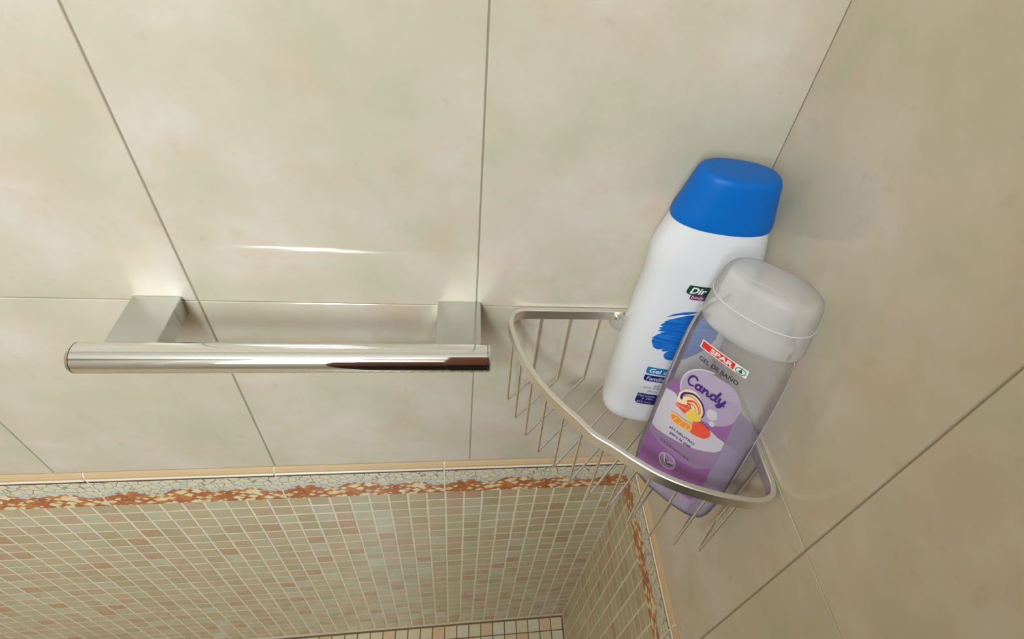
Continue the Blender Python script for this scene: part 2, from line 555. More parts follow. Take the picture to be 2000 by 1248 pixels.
# ------------------------------------------------------------------ border: cornice, white lip, dark line, printed decor
def extrude_profile(prof, x0, x1, skew0=0.0, skew1=0.0):
    """prof: (out, up) points; runs along local x"""
    n = len(prof)
    v = [(x0 + skew0 * p[0], p[1], p[0]) for p in prof] + [(x1 + skew1 * p[0], p[1], p[0]) for p in prof]
    f = [(i, (i + 1) % n, n + (i + 1) % n, n + i) for i in range(n)]
    f += [tuple(range(n - 1, -1, -1)), tuple(range(n, 2 * n))]
    return v, f
JP = 0.2196
ZB = Z0 - 0.352                                # middle of the printed face
def border(trim, frame, joints, end, pt, corner_sign):
    """joints: distances from the corner"""
    edges = [0.0] + joints
    while edges[-1] < end - 0.05:
        edges.append(min(edges[-1] + JP, end))
    for i, (a, b) in enumerate(zip(edges[:-1], edges[1:])):
        g0 = 0.0 if i == 0 else 0.0011
        a_, b_ = a + g0, b - 0.0011
        mid = b - JP / 2                       # the print repeats on every piece
        lo, hi = sorted((corner_sign * (a_ - mid), corner_sign * (b_ - mid)))
        sk = (0, 0)
        if i == 0:
            sk = (0, -1) if corner_sign < 0 else (1, 0)   # mitre at the corner
        w = pt(mid)
        def part(name, prof, mat):
            v, f = extrude_profile(prof, lo, hi, *sk)
            return put(name, mesh(name, v, f, mat), trim, mw=wall_mw(frame, w))
        part('border_tile', [(-.0005, -.0395), (.0032, -.0395), (.0040, -.0387), (.0040, .0290), (-.0005, .0290)], M_BORDER)
        part('border_line', [(.0, .0262), (.0042, .0262), (.0042, .0310), (.0, .0310)], M_DARKLINE)
        part('border_lip', [(.0, .0309), (.0047, .0309), (.0054, .0317), (.0052, .0338), (.0044, .0346), (.0, .0346)], M_LIP)
        part('border_cornice', [(-.0006, .0345), (.0043, .0345), (.0040, .0390), (.0030, .0408), (.0024, .0425), (.0004, .0456), (-.0006, .0456)], M_PEACH)
def border_grout(trim, frame, p, a, b):
    v, f = extrude_profile([(-.0006, -.0395), (.0037, -.0395), (.0039, .0345), (.0036, .0385), (.0020, .0425), (-.0006, .0445)], a, b)
    put('border_grout', mesh('border_grout', v, f, M_GROUT_L), trim, mw=wall_mw(frame, p))
trim_1 = empty('trim_1', (0, 0, 0)); trim_1['kind'] = 'structure'
trim_2 = empty('trim_2', (0, 0, 0)); trim_2['kind'] = 'structure'
border(trim_1, F_BACK, [0.0572, 0.2764, 0.4945, 0.7130], 2.1, lambda d: Vector((-d, 0, ZB)), -1)
border(trim_2, F_RIGHT, [0.2196], 1.7, lambda d: Vector((0, -d, ZB)), 1)
border_grout(trim_1, F_BACK, Vector((0, 0, ZB)), -2.1, -0.003)
border_grout(trim_2, F_RIGHT, Vector((0, 0, ZB)), 0.003, 1.7)

# ------------------------------------------------------------------ tubes and sweeps
def tube_bm(bm, pts, r, n=10, cap=True):
    pts = [Vector(p) for p in pts]
    rings = []
    up = None
    for i, p in enumerate(pts):
        t = (pts[min(i + 1, len(pts) - 1)] - pts[max(i - 1, 0)]).normalized()
        if up is None:
            up = Vector((0, 0, 1)) if abs(t.z) < 0.9 else Vector((1, 0, 0))
        up = (up - t * up.dot(t)).normalized()
        s = t.cross(up)
        rings.append([bm.verts.new(p + (up * math.cos(2 * math.pi * k / n) + s * math.sin(2 * math.pi * k / n)) * r) for k in range(n)])
    for a, b in zip(rings[:-1], rings[1:]):
        for k in range(n):
            bm.faces.new((a[k], a[(k + 1) % n], b[(k + 1) % n], b[k]))
    if cap:
        bm.faces.new(rings[0][::-1]); bm.faces.new(rings[-1])

def fillet(pts, r, n=4):
    pts = [Vector(p) for p in pts]
    out = [pts[0]]
    for a, b, c in zip(pts[:-2], pts[1:-1], pts[2:]):
        p, q = b + (a - b).normalized() * r, b + (c - b).normalized() * r
        for k in range(n + 1):
            t = k / n
            out.append(p * (1 - t) ** 2 + b * 2 * t * (1 - t) + q * t * t)
    out.append(pts[-1])
    return out

# ------------------------------------------------------------------ chrome grab rail
rail = empty('towel_rail', (-0.39, 0, Z0 - 0.005))
tag(rail, 'short chrome towel rail on two square posts, fixed to the tiled wall', 'towel rail')
RX = -0.39
BY, BZ, BR = -0.0640, 0.0027, 0.0130             # bar axis, relative to the rail's origin
def lathe_x(prof, n=64):
    """prof: (x, radius)"""
    bm = bmesh.new()
    rings = []
    for x, r in prof:
        rings.append([bm.verts.new((x, BY + r * math.cos(2 * math.pi * k / n), BZ + r * math.sin(2 * math.pi * k / n))) for k in range(n)])
    for a, b in zip(rings[:-1], rings[1:]):
        for k in range(n):
            bm.faces.new((a[k], a[(k + 1) % n], b[(k + 1) % n], b[k]))
    bm.faces.new(rings[0]); bm.faces.new(rings[-1][::-1])
    return bm
XL, XR = -0.5630 - RX, -0.2290 - RX
bm_obj('bar', lathe_x([(XL + .0034, BR - .0003), (XL + .0037, BR), (XR - .0037, BR), (XR - .0034, BR - .0003)]), M_CHROME, rail, smooth=True, angle=40)
bm_obj('seam', lathe_x([(XL + .0030, BR - .0007), (XL + .0036, BR - .0007)]), M_SEAM, rail, smooth=True, angle=40)
bm_obj('seam', lathe_x([(XR - .0036, BR - .0007), (XR - .0030, BR - .0007)]), M_SEAM, rail, smooth=True, angle=40)
bm_obj('end_cap', lathe_x([(XL, BR - .0030), (XL + .0002, BR - .0014), (XL + .0009, BR - .0004), (XL + .0018, BR), (XL + .0030, BR)]), M_CHROME, rail, smooth=True, angle=50)
bm_obj('end_cap', lathe_x([(XR - .0030, BR), (XR - .0018, BR), (XR - .0009, BR - .0004), (XR - .0002, BR - .0014), (XR, BR - .0030)]), M_CHROME, rail, smooth=True, angle=50)
for x0, x1 in ((-0.5432, -0.5040), (-0.2790, -0.2380)):
    bm_obj('post', box_bm(x0 - RX, x1 - RX, -0.0560, -0.0004, -0.0113, 0.0108, 0.0008, 2), M_SATIN, rail)

# ------------------------------------------------------------------ corner basket
basket = empty('corner_basket', (0, 0, Z0))
tag(basket, 'silver wire corner basket with a flat metal rim, hanging in the corner', 'shower basket')
half = [(-0.0090, -0.0010), (-0.0400, -0.0010), (-0.0800, -0.0010), (-0.1200, -0.0010), (-0.1600, -0.0010), (-0.1850, -0.0010),
        (-0.1965, -0.0018), (-0.2045, -0.0050), (-0.2090, -0.0110), (-0.2107, -0.0190), (-0.2102, -0.0290), (-0.2078, -0.0405),
        (-0.2048, -0.0525), (-0.1955, -0.0780), (-0.1845, -0.0990), (-0.1705, -0.1180), (-0.1590, -0.1315)]
outline = half + [(-0.1470, -0.1470)] + [(y, x) for x, y in reversed(half)] + [(-0.0010, -0.0090 + 0.0)][:0]
corner_pts = [(-0.0010, -0.0060), (-0.0030, -0.0030), (-0.0060, -0.0010)]
outline = outline + [(-0.0018, -0.0050), (-0.0050, -0.0018)]
def catmull(pts, sub=4):
    n = len(pts); out = []
    for i in range(n):
        p0, p1, p2, p3 = (Vector(pts[(i + k) % n]) for k in (-1, 0, 1, 2))
        for s in range(sub):
            t = s / sub
            out.append(0.5 * ((2 * p1) + (p2 - p0) * t + (2 * p0 - 5 * p1 + 4 * p2 - p3) * t * t + (3 * p1 - p0 - 3 * p2 + p3) * t ** 3))
    return out
ring = [Vector((min(p.x, -0.0008), min(p.y, -0.0008))) for p in catmull([Vector(p) for p in outline])]
RT, RH = 0.0046, 0.0125                           # rim strip: thickness, height
def rim_mesh():
    n = len(ring)
    area2 = sum(ring[i].x * ring[(i + 1) % n].y - ring[(i + 1) % n].x * ring[i].y for i in range(n))
    sgn = 1 if area2 > 0 else -1
    e = 0.0006
    prof = [(0, -e), (e, 0), (RT - e, 0), (RT, -e), (RT, -RH + e), (RT - e, -RH), (e, -RH), (0, -RH + e)]
    verts, faces = [], []
    for i, p in enumerate(ring):
        t = (ring[(i + 1) % n] - ring[i - 1]).normalized()
        nrm = Vector((-t.y, t.x)) * sgn             # points inwards
        for d, z in prof:
            q = p + nrm * d
            verts.append((q.x, q.y, z + 0.0005))
    m = len(prof)
    for i in range(n):
        j = (i + 1) % n
        for k in range(m):
            l = (k + 1) % m
            faces.append((i * m + k, j * m + k, j * m + l, i * m + l))
    bm = bmesh.new()
    bv = [bm.verts.new(v) for v in verts]
    for f in faces: bm.faces.new([bv[q] for q in f])
    return bm
bm_obj('rim', rim_mesh(), M_ALU, basket, smooth=True, angle=35)
def front_hit(d):
    """where the diagonal line x - y = d meets the front of the rim"""
    best = None
    for i, p in enumerate(ring):
        q = ring[(i + 1) % len(ring)]
        a, b = p.x - p.y - d, q.x - q.y - d
        if a * b <= 0 and a != b:
            h = p + (q - p) * (a / (a - b))
            if best is None or h.x + h.y < best.x + best.y: best = h
    return best
ZBASE = -0.1146
DG = Vector((1, 1)).normalized()
for d in (-.172, -.1415, -.1105, -.079, -.047, -.016, .016, .047, .079, .1105, .1415, .172):
    h = front_hit(d)
    top = h + DG * 0.0032
    ins = 0.0058 + 0.004 * (1 - abs(d) / .172)
    bot = h + DG * ins
    if d < 0: w = Vector((d - 0.0042, -0.0042))
    else: w = Vector((-0.0042, -0.0042 - d))
    wt = w
    pts = fillet([(top.x, top.y, -0.0105), (bot.x, bot.y, ZBASE), (w.x, w.y, ZBASE), (wt.x, wt.y, -0.0105)], 0.0035)
    bm = bmesh.new()
    tube_bm(bm, pts, 0.00130, 10)
    bm_obj('wire', bm, M_WIRE, basket, smooth=True, angle=60)
# wall bracket with its screw
bm = bmesh.new()
bmesh.ops.create_cone(bm, cap_ends=True, segments=32, radius1=0.0125, radius2=0.0115, depth=0.0035, matrix=Matrix.Translation((-0.092, -0.0070, -0.0125)) @ Matrix.Rotation(math.pi / 2, 4, 'X'))
br = bm_obj('bracket', bm, M_ALU, basket, smooth=True, angle=40)
bm = bmesh.new()
bmesh.ops.create_uvsphere(bm, u_segments=16, v_segments=8, radius=0.0036, matrix=Matrix.Translation((-0.0985, -0.0085, -0.0050)) @ Matrix.Scale(0.6, 4, (0, 1, 0)))
bm_obj('screw_head', bm, M_CHROME, br, smooth=True)

# ------------------------------------------------------------------ bottles
def spline(T, s):
    """smooth (Catmull-Rom) lookup in rows (s, h, d)"""
    n = len(T)
    if s <= T[0][0]: return T[0][1:]
    if s >= T[-1][0]: return T[-1][1:]
    i = max(k for k in range(n) if T[k][0] <= s); i = min(i, n - 2)
    x0, x1 = T[i][0], T[i + 1][0]
    t = (s - x0) / (x1 - x0)
    out = []
    for c in (1, 2):
        def slope(k):
            if k == 0: return (T[1][c] - T[0][c]) / (T[1][0] - T[0][0])
            if k == n - 1: return (T[-1][c] - T[-2][c]) / (T[-1][0] - T[-2][0])
            l, r = (T[k][c] - T[k - 1][c]) / (T[k][0] - T[k - 1][0]), (T[k + 1][c] - T[k][c]) / (T[k + 1][0] - T[k][0])
            return 0.0 if l * r <= 0 else 2 * l * r / (l + r)
        m0, m1 = slope(i) * (x1 - x0), slope(i + 1) * (x1 - x0)
        y0, y1 = T[i][c], T[i + 1][c]
        out.append((2 * t ** 3 - 3 * t * t + 1) * y0 + (t ** 3 - 2 * t * t + t) * m0 + (-2 * t ** 3 + 3 * t * t) * y1 + (t ** 3 - t * t) * m1)
    return tuple(out)

class Bottle:
    """local frame: x across the front, -y out of the front, z up the bottle's axis"""
    def __init__(self, root, prof, p, shift):
        self.root, self.T, self.p, self.sh = root, prof, p, shift
    def front(self, u, s):
        h, d = spline(self.T, s)
        x = min(abs((u - self.sh(s)) / h), 0.995)
        return d * (1 - x ** self.p) ** (1 / self.p)
    def loft(self, name, T, p, mat, rings=60, n=72, s_list=None, cap_top=True, shift=None, parent=None, shrink=0.0):
        sh = shift or self.sh
        s0, s1 = T[0][0], T[-1][0]
        ss = s_list or sorted(set([s0 + (s1 - s0) * i / rings for i in range(rings + 1)] + [r[0] for r in T]))
        bm = bmesh.new()
        R = []
        for s in ss:
            h, d = spline(T, s)
            h -= shrink; d -= shrink
            row = []
            for k in range(n):
                a = 2 * math.pi * k / n
                ca, sa = math.cos(a), math.sin(a)
                e = 2 / p
                row.append(bm.verts.new((sh(s) + h * math.copysign(abs(ca) ** e, ca), d * math.copysign(abs(sa) ** e, sa), s)))
            R.append(row)
        for a, b in zip(R[:-1], R[1:]):
            for k in range(n):
                bm.faces.new((a[k], a[(k + 1) % n], b[(k + 1) % n], b[k]))
        bm.faces.new(R[0][::-1])
        if cap_top: bm.faces.new(R[-1])
        return bm_obj(name, bm, mat, parent or self.root, smooth=True, angle=50)
    def decal(self, name, tris2d, mat, eps=0.0003, parent=None, cell=0.004):
        """tris2d: list of polygons in (u, s) metres, laid onto the front surface"""
        bm = bmesh.new()
        for poly in tris2d:
            vs_ = [bm.verts.new((q[0], q[1], 0)) for q in poly]
            try: bm.faces.new(vs_)
            except ValueError: pass
        bmesh.ops.triangulate(bm, faces=bm.faces)
        if cell and bm.verts:
            for ax in (0, 1):
                lo = min(v.co[ax] for v in bm.verts); hi = max(v.co[ax] for v in bm.verts)
                k = math.floor(lo / cell) + 1
                while k * cell < hi:
                    co = Vector((0, 0, 0)); co[ax] = k * cell
                    no = Vector((0, 0, 0)); no[ax] = 1
                    bmesh.ops.bisect_plane(bm, geom=bm.verts[:] + bm.edges[:] + bm.faces[:], plane_co=co, plane_no=no, dist=1e-7)
                    k += 1
        for v in bm.verts:
            u, s = v.co.x, v.co.y
            v.co = Vector((u, -self.front(u, s) - eps, s))
        bm.normal_update()
        for f in bm.faces:
            if f.normal.y > 0: f.normal_flip()
        me = bpy.data.meshes.new(name)
        bm.to_mesh(me); bm.free()
        me.materials.append(mat)
        return put(name, me, parent or self.root)
    def text(self, name, body, u0, s0, u1, s1, mat, eps=0.0005, parent=None, bold=0.0, shear=0.0, slope=0.0):
        cu = bpy.data.curves.new('tmp_text', 'FONT')
        cu.body = body; cu.resolution_u = 3; cu.offset = bold; cu.shear = shear
        ob = bpy.data.objects.new('tmp_text', cu)
        C.objects.link(ob)
        dg = bpy.context.evaluated_depsgraph_get()
        me = bpy.data.meshes.new_from_object(ob.evaluated_get(dg))
        xs = [v.co.x for v in me.vertices]; ys = [v.co.y for v in me.vertices]
        lx, hx, ly, hy = min(xs), max(xs), min(ys), max(ys)
        P = [(u0 + (v.co.x - lx) / (hx - lx) * (u1 - u0), s0 + (v.co.y - ly) / (hy - ly) * (s1 - s0)) for v in me.vertices]
        P = [(a, b + slope * (a - u0)) for a, b in P]
        polys = [[P[i] for i in f.vertices] for f in me.polygons]
        bpy.data.objects.remove(ob); bpy.data.curves.remove(cu); bpy.data.meshes.remove(me)
        return self.decal(name, polys, mat, eps, parent, cell=0.006)

def mmp(pts): return [(a * 0.001, b * 0.001) for a, b in pts]
def ellipse(cx, cy, rx, ry, n=28, a0=0, a1=360, rot=0):
    out = []
    for k in range(n + (0 if a1 - a0 >= 360 else 1)):
        a = math.radians(a0 + (a1 - a0) * k / n)
        x, y = rx * math.cos(a), ry * math.sin(a)
        r = math.radians(rot)
        out.append((cx + x * math.cos(r) - y * math.sin(r), cy + x * math.sin(r) + y * math.cos(r)))
    return out
def stroke(pts, w0, w1=None):
    """a ribbon along a polyline, as quads, with round ends"""
    w1 = w0 if w1 is None else w1
    pts = [Vector(p) for p in pts]
    L, n = [], len(pts)
    for i, p in enumerate(pts):
        t = (pts[min(i + 1, n - 1)] - pts[max(i - 1, 0)]).normalized()
        w = (w0 + (w1 - w0) * i / (n - 1)) / 2
        nr = Vector((-t.y, t.x)) * w
        L.append((p + nr, p - nr))
    q = [[tuple(a[0]), tuple(a[1]), tuple(b[1]), tuple(b[0])] for a, b in zip(L[:-1], L[1:])]
    for p, w in ((pts[0], w0), (pts[-1], w1)):
        q.append(ellipse(p.x, p.y, w / 2, w / 2, 10))
    return q
def rounded_left(u0, s0, u1, s1, cut=0.6, shear=0.0):
    """label box with its lower left corner rounded off, slanted like the print"""
    h = s1 - s0
    r = h * cut
    pts = [(u1, s0), (u1, s1), (u0, s1)]
    pts += [(u0 + r - r * math.cos(math.radians(a)), s0 + r - r * math.sin(math.radians(a))) for a in (0, 22, 45, 67, 90)]
    return [(a + shear * (b - s0), b) for a, b in pts]

def bottle_root(name, B, a, w):
    a = Vector(a).normalized(); w = Vector(w); w = (w - a * w.dot(a)).normalized()
    n = a.cross(w)                                # into the back; the front faces -y
    o = bpy.data.objects.new(name, None)
    o.empty_display_size = 0.02
    link(o)
    o.matrix_world = Matrix(((w.x, n.x, a.x, B[0]), (w.y, n.y, a.y, B[1]), (w.z, n.z, a.z, B[2] + Z0), (0, 0, 0, 1)))
    return o

# --- white bottle with a blue cap
wb = bottle_root('shower_gel_bottle', (-0.0484, -0.0421, -0.1130), (-0.0017, 0.0293, 0.9996), (0.9882, -0.1528, 0.0062))
tag(wb, 'white plastic shower gel bottle with a blue cap, standing at the back of the basket', 'bottle')
WP = [(0, .0400, .0220), (.003, .0440, .0255), (.008, .0468, .0278), (.016, .0482, .0290), (.036, .0488, .0295), (.07, .0492, .0295), (.116, .0496, .0295), (.158, .0490, .0285),
      (.19, .0478, .0270), (.207, .0484, .0265), (.221, .0490, .0260), (.2326, .0472, .0250), (.2556, .0412, .0225), (.262, .0395, .0215)]
W = Bottle(wb, WP, 2.6, lambda s: -.0040 + .0045 * s / .25)
W.loft('body', WP, 2.6, M_WHITE)
CPROF = [(.2560, .0412, .0228), (.2568, .0424, .0236), (.2590, .0424, .0238), (.2750, .0388, .0228), (.2920, .0346, .0214), (.2975, .0332, .0206), (.3000, .0316, .0194), (.3012, .0296, .0178), (.3016, .0240, .0140), (.3017, .0100, .0060)]
capb = W.loft('cap', CPROF, 2.35, M_BLUE, shift=lambda s: 0.0004 + 0.002 * (s - .2556) / .046)
K_GREEN = ink('print_dark_green', 18, 66, 46)
K_PLUM = ink('print_plum', 96, 36, 84)
K_WHITE = ink('print_white', 238, 240, 238)
K_PINK = ink('print_pale_pink', 226, 186, 214)
K_AZURE = ink('print_azure', 16, 126, 186)
K_NAVY = ink('print_navy', 24, 22, 104)
K_BLUEINK = ink('print_grey_blue', 44, 70, 120)
K_LILACW = ink('print_lilac_white', 206, 204, 236)
# brush-stroke print
def brush_mat():
    m, nt, b = new_mat('print_blue_brush')
    tc = node(nt, 'ShaderNodeTexCoord')
    mp = node(nt, 'ShaderNodeMapping')
    mp.inputs['Rotation'].default_value = (0, math.radians(-28), 0)
    mp.inputs['Scale'].default_value = (40, 40, 420)
    nt.links.new(tc.outputs['Object'], mp.inputs['Vector'])
    n1 = noise(nt, mp.outputs[0], 1.0, 3)
    r = ramp(nt, [(0.3, lin(0, 78, 178)), (0.5, lin(8, 106, 200)), (0.72, lin(40, 136, 216))])
    nt.links.new(n1.outputs['Fac'], r.inputs[0])
    nt.links.new(r.outputs[0], b.inputs['Base Color'])
    b.inputs['Roughness'].default_value = 0.35
    return m
M_BRUSH = brush_mat()
brush = [(-25.6, 153.9), (-22.0, 158.5), (-23.4, 158.6), (-18.7, 163.1), (-15, 165.0), (-11, 167.5), (-4.6, 170.5), (6, 173), (15, 173), (21.3, 171), (29.5, 166), (31.3, 157), (30.0, 148), (31.0, 142.4),
         (26, 132), (17.3, 122.5), (8, 115), (0, 112), (-6, 111.0), (-9.8, 112.1), (-12.2, 115), (-12.9, 118.1), (-12.0, 121), (-9.5, 124.0), (-14.5, 121.6), (-17, 123.8), (-13.0, 126.4), (-20.2, 123.3), (-24.4, 124.6),
         (-25.6, 127), (-28.3, 132.8), (-27.0, 136.5), (-29.2, 135.4), (-26.2, 140), (-25.0, 142.3), (-21.5, 144.8), (-24.2, 144.4), (-18.8, 147.2), (-25.7, 146.0), (-23.2, 150.0), (-26.4, 149.6), (-22.6, 153.0)]
W.decal('brush_print', [mmp(brush)], M_BRUSH, 0.0002, cell=0.003)
W.decal('brush_print', [mmp([(-22.8, 164.4), (-18.5, 168.8), (-14.2, 171.4), (-8, 174.0), (-2.7, 175.3), (3, 175.8), (0, 173.6), (-4.9, 171.6), (-11, 170.2), (-16, 168.0)])], M_BRUSH, 0.0002)
# maker's mark
W.decal('logo_panel', [mmp(rounded_left(-14.8, 194.3, 12.0, 204.2, 0.45, 0.22))], K_GREEN, 0.0002)
W.decal('logo_panel', [mmp(rounded_left(-9.8, 188.8, 8.0, 194.6, 0.45, 0.22))], K_PLUM, 0.00018)
W.text('logo_text', 'Dir', -11.0e-3, 195.7e-3, 3.6e-3, 202.6e-3, K_WHITE, 0.0004, bold=0.03, shear=0.25)
W.text('logo_text', 'body', -8.2e-3, 189.2e-3, 3.6e-3, 193.8e-3, K_PINK, 0.0004, bold=0.02, shear=0.25)
W.decal('label_panel', [mmp(rounded_left(-23.4, 87.4, 4.0, 97.4, 0.35, 0.06))], K_AZURE, 0.0002)
W.text('label_text', 'Gel de', -20.0e-3, 89.5e-3, 2.2e-3, 95.6e-3, K_WHITE, 0.0004, bold=0.015, shear=0.1)
W.decal('label_panel', [mmp(rounded_left(-23.2, 76.4, 1.5, 85.4, 0.4, 0.06))], K_NAVY, 0.0002)
W.text('label_text', 'Familiar', -20.2e-3, 78.2e-3, 1.0e-3, 83.6e-3, K_LILACW, 0.0004, bold=0.015, shear=0.1)
W.text('label_text', 'Act', -10.3e-3, 69.0e-3, -4.4e-3, 72.0e-3, K_BLUEINK, 0.0003, shear=0.15)
W.text('label_text', 'para tod', -20.0e-3, 64.6e-3, -4.0e-3, 68.0e-3, K_BLUEINK, 0.0003, shear=0.15)
W.text('label_text', 'Derm', -14.4e-3, 59.6e-3, -4.8e-3, 62.6e-3, K_BLUEINK, 0.0003, shear=0.15)
W.decal('label_panel', [mmp(rounded_left(-23.8, 39.2, -2.0, 56.0, 0.3, 0.05))], K_NAVY, 0.0002)
W.text('label_text', 'Piel norm', -22.0e-3, 51.0e-3, -5.0e-3, 54.6e-3, K_LILACW, 0.0004)
W.text('label_text', 'y sec', -17.6e-3, 46.0e-3, -6.0e-3, 49.4e-3, K_LILACW, 0.0004)
W.text('label_text', 'pH neu', -21.4e-3, 40.8e-3, -7.0e-3, 44.4e-3, K_LILACW, 0.0004)

# --- clear bottle with the lilac print, leaning towards the wall
pb = bottle_root('bath_gel_bottle', (-0.0434, -0.1461, -0.1083), (0.0545, 0.1413, 0.9885), (0.6519, -0.7549, 0.072))
tag(pb, 'clear bath gel bottle with purple candy label and milky cap, leaning in the basket', 'bottle')
PP = [(0, .0320, .0150), (.002, .0365, .0185), (.006, .0405, .0215), (.014, .0432, .0232), (.04, .0455, .0245), (.12, .0455, .0245), (.17, .0446, .0245), (.195, .0425, .0235), (.207, .0385, .0215), (.213, .0330, .0190), (.222, .0280, .0180)]
PB = Bottle(pb, PP, 3.2, lambda s: -.003)
PB.loft('body', PP, 3.2, M_PET)
GP = [(.0015, .0300, .0135), (.004, .0360, .0185), (.008, .0400, .0210), (.016, .0422, .0225), (.04, .0444, .0237), (.112, .0444, .0237)]
gel = PB.loft('gel', GP, 3.2, M_GEL)
KP = [(.2085, .0395, .0285), (.2095, .0412, .0296), (.2120, .0418, .0300), (.2300, .0404, .0290), (.2440, .0388, .0278), (.2505, .0374, .0266), (.2540, .0350, .0246), (.2556, .0310, .0212), (.2560, .0240, .0160), (.2561, .0100, .0070)]
pcap = PB.loft('cap', KP, 2.3, M_CAP, shift=lambda s: -.001)
bmr = bmesh.new()
pts = []
for k in range(49):
    a = 2 * math.pi * k / 48
    ca, sa = math.cos(a), math.sin(a); e = 2 / 2.3
    pts.append((-.001 + .0402 * math.copysign(abs(ca) ** e, ca), .0290 * math.copysign(abs(sa) ** e, sa), .2330))
tube_bm(bmr, pts, 0.0005, 6, cap=False)
bm_obj('cap_seam', bmr, M_FILM_SEAM, pcap, smooth=True)
for sgn in (-1, 1):
    bms = bmesh.new()
    tube_bm(bms, [(-.003 + sgn * (spline(PP, q)[0] - .0002), 0, q) for q in [.012 + .193 * k / 30 for k in range(31)]], 0.0006, 6)
    bm_obj('seam_highlight', bms, M_FILM_SEAM, pb, smooth=True)  # side seam whitened to stand in for its edge highlight
# label colours
L_PURPLE = ink('print_purple', 176, 122, 184, 0.93)
L_LILAC = ink('print_lilac', 214, 198, 226, 0.88)
L_WHITE = ink('print_label_white', 240, 236, 244, 0.95)
L_MAUVE = ink('print_mauve', 190, 160, 200, 0.9)
L_RED = ink('print_red', 226, 44, 40)
L_DEEP = ink('print_deep_purple', 70, 34, 120)
L_GREY = ink('print_slate', 50, 42, 74)
L_SMALL = ink('print_faint_violet', 108, 84, 124)
L_GREEN = ink('print_green', 20, 116, 74)
L_YEL = ink('print_yellow', 236, 206, 84)
L_ORANGE = ink('print_orange', 238, 146, 60)
L_ORLT = ink('print_light_orange', 250, 196, 120)
L_COR = ink('print_coral', 236, 84, 58)
L_CREAM = ink('print_cream', 246, 224, 180)
L_INDIGO = ink('print_indigo', 52, 46, 126)
L_BROWN = ink('print_brown', 150, 70, 30)
E1 = 0.0002
panel = PB.decal('label_panel', [mmp([(-41, 30), (-41, 66), (-40, 126), (-37.5, 136), (-33, 143), (-24, 149), (-10, 152), (8, 156), (22.7, 158), (24.9, 112.7), (25.1, 91), (25, 40), (22, 30)])], L_PURPLE, E1)
PB.decal('label_bubble', [mmp([(min(a_, 23.6), min(b_, 170)) for a_, b_ in ellipse(-2, 147, 27, 25, 48)])], L_LILAC, E1 * 2)
PB.decal('label_ring', [[tuple(c) for c in q] for q in stroke(mmp(ellipse(-2, 147, 27, 25, 26, 100, 205)), .0012)], L_WHITE, E1 * 3)
wave = [(-40, 125.6), (-39.0, 126.0), (-34.1, 128.5), (-29.1, 129.7), (-25.2, 126.7), (-18.8, 123.6), (-8.7, 117.7), (4.0, 118.0), (11.4, 118.0), (17.6, 115.9), (24.5, 115.0), (24.9, 105.0), (21.3, 99.6), (14.8, 95.0), (3.9, 89.0), (-8.6, 85.0), (-21.9, 82.0), (-34.0, 79.6), (-39.9, 79.3), (-40.5, 95.9), (-40.3, 108.1)]
PB.decal('label_wave', [mmp(wave)], L_WHITE, E1 * 3)
PB.decal('label_shade', [mmp([(24.9, 104), (14.8, 96), (-8.6, 86), (-34, 80.5), (-40.4, 79.5), (-40.6, 70), (-24, 68), (0, 66), (14, 70), (25, 80)])], L_MAUVE, E1 * 2)
# brand strip
PB.decal('brand_strip', [mmp([(-26.3, 185.8), (-26.3, 193.2), (15.8, 190.2), (15.8, 182.8)])], K_WHITE, E1 * 2)
PB.decal('brand_strip', [mmp([(-25.4, 186.6), (-25.4, 192.3), (4.6, 190.2), (4.6, 184.5)])], L_RED, E1 * 3)
PB.text('brand_text', 'SPAR', -17.0e-3, 186.8e-3, 3.2e-3, 190.9e-3, K_WHITE, E1 * 4, bold=0.03, slope=-0.07)
PB.decal('brand_emblem', [[tuple(c) for c in q] for q in stroke(mmp(ellipse(10.2, 186.6, 4.2, 2.7, 24)), .0007)], L_GREEN, E1 * 3)
PB.decal('brand_emblem', [mmp([(8.2, 185.4), (12.2, 185.4), (10.2, 189.2)]), mmp([(9.8, 184.6), (10.6, 184.6), (10.6, 185.5), (9.8, 185.5)])], L_GREEN, E1 * 3)
PB.text('label_text', 'GEL DE BA\u00d1O', -22.8e-3, 175.4e-3, 12.8e-3, 180.4e-3, L_GREY, E1 * 4, bold=0.012, slope=-0.05)
# brush lettering
def script(word, u0, s0, width, height):
    glyph = {
        'C': (0.72, [ellipse(0.40, 0.52, 0.36, 0.52, 18, 45, 305)]),
        'a': (0.62, [ellipse(0.28, 0.28, 0.23, 0.26, 18, 40, 400), [(0.50, 0.56), (0.48, 0.22), (0.56, 0.05), (0.66, 0.06)]]),
        'n': (0.68, [[(0.08, 0.54), (0.10, 0.02)], [(0.10, 0.30), (0.22, 0.48), (0.36, 0.52), (0.46, 0.42), (0.46, 0.14), (0.54, 0.03), (0.68, 0.10)]]),
        'd': (0.66, [ellipse(0.28, 0.28, 0.23, 0.26, 18, 40, 400), [(0.56, 1.05), (0.50, 0.45), (0.50, 0.16), (0.58, 0.04), (0.68, 0.08)]]),
        'y': (0.62, [[(0.06, 0.54), (0.08, 0.24), (0.18, 0.08), (0.32, 0.10), (0.44, 0.28)], [(0.50, 0.56), (0.46, 0.10), (0.38, -0.26), (0.22, -0.38), (0.08, -0.28), (0.20, -0.10), (0.62, 0.10)]]),
    }
    x, polys = 0.0, []
    total = sum(glyph[c][0] + 0.06 for c in word)
    k = width / total
    for c in word:
        adv, strokes = glyph[c]
        for st in strokes:
            pts = [(u0 + (x + px + 0.14 * py) * k, s0 + py * height) for px, py in st]
            polys += stroke(pts, 0.21 * k, 0.17 * k)
        x += adv + 0.06
    return polys
PB.decal('label_text', script('Candy', -24.5e-3, 148.0e-3, 36e-3, 10.0e-3), L_DEEP, E1 * 6, cell=0.006)
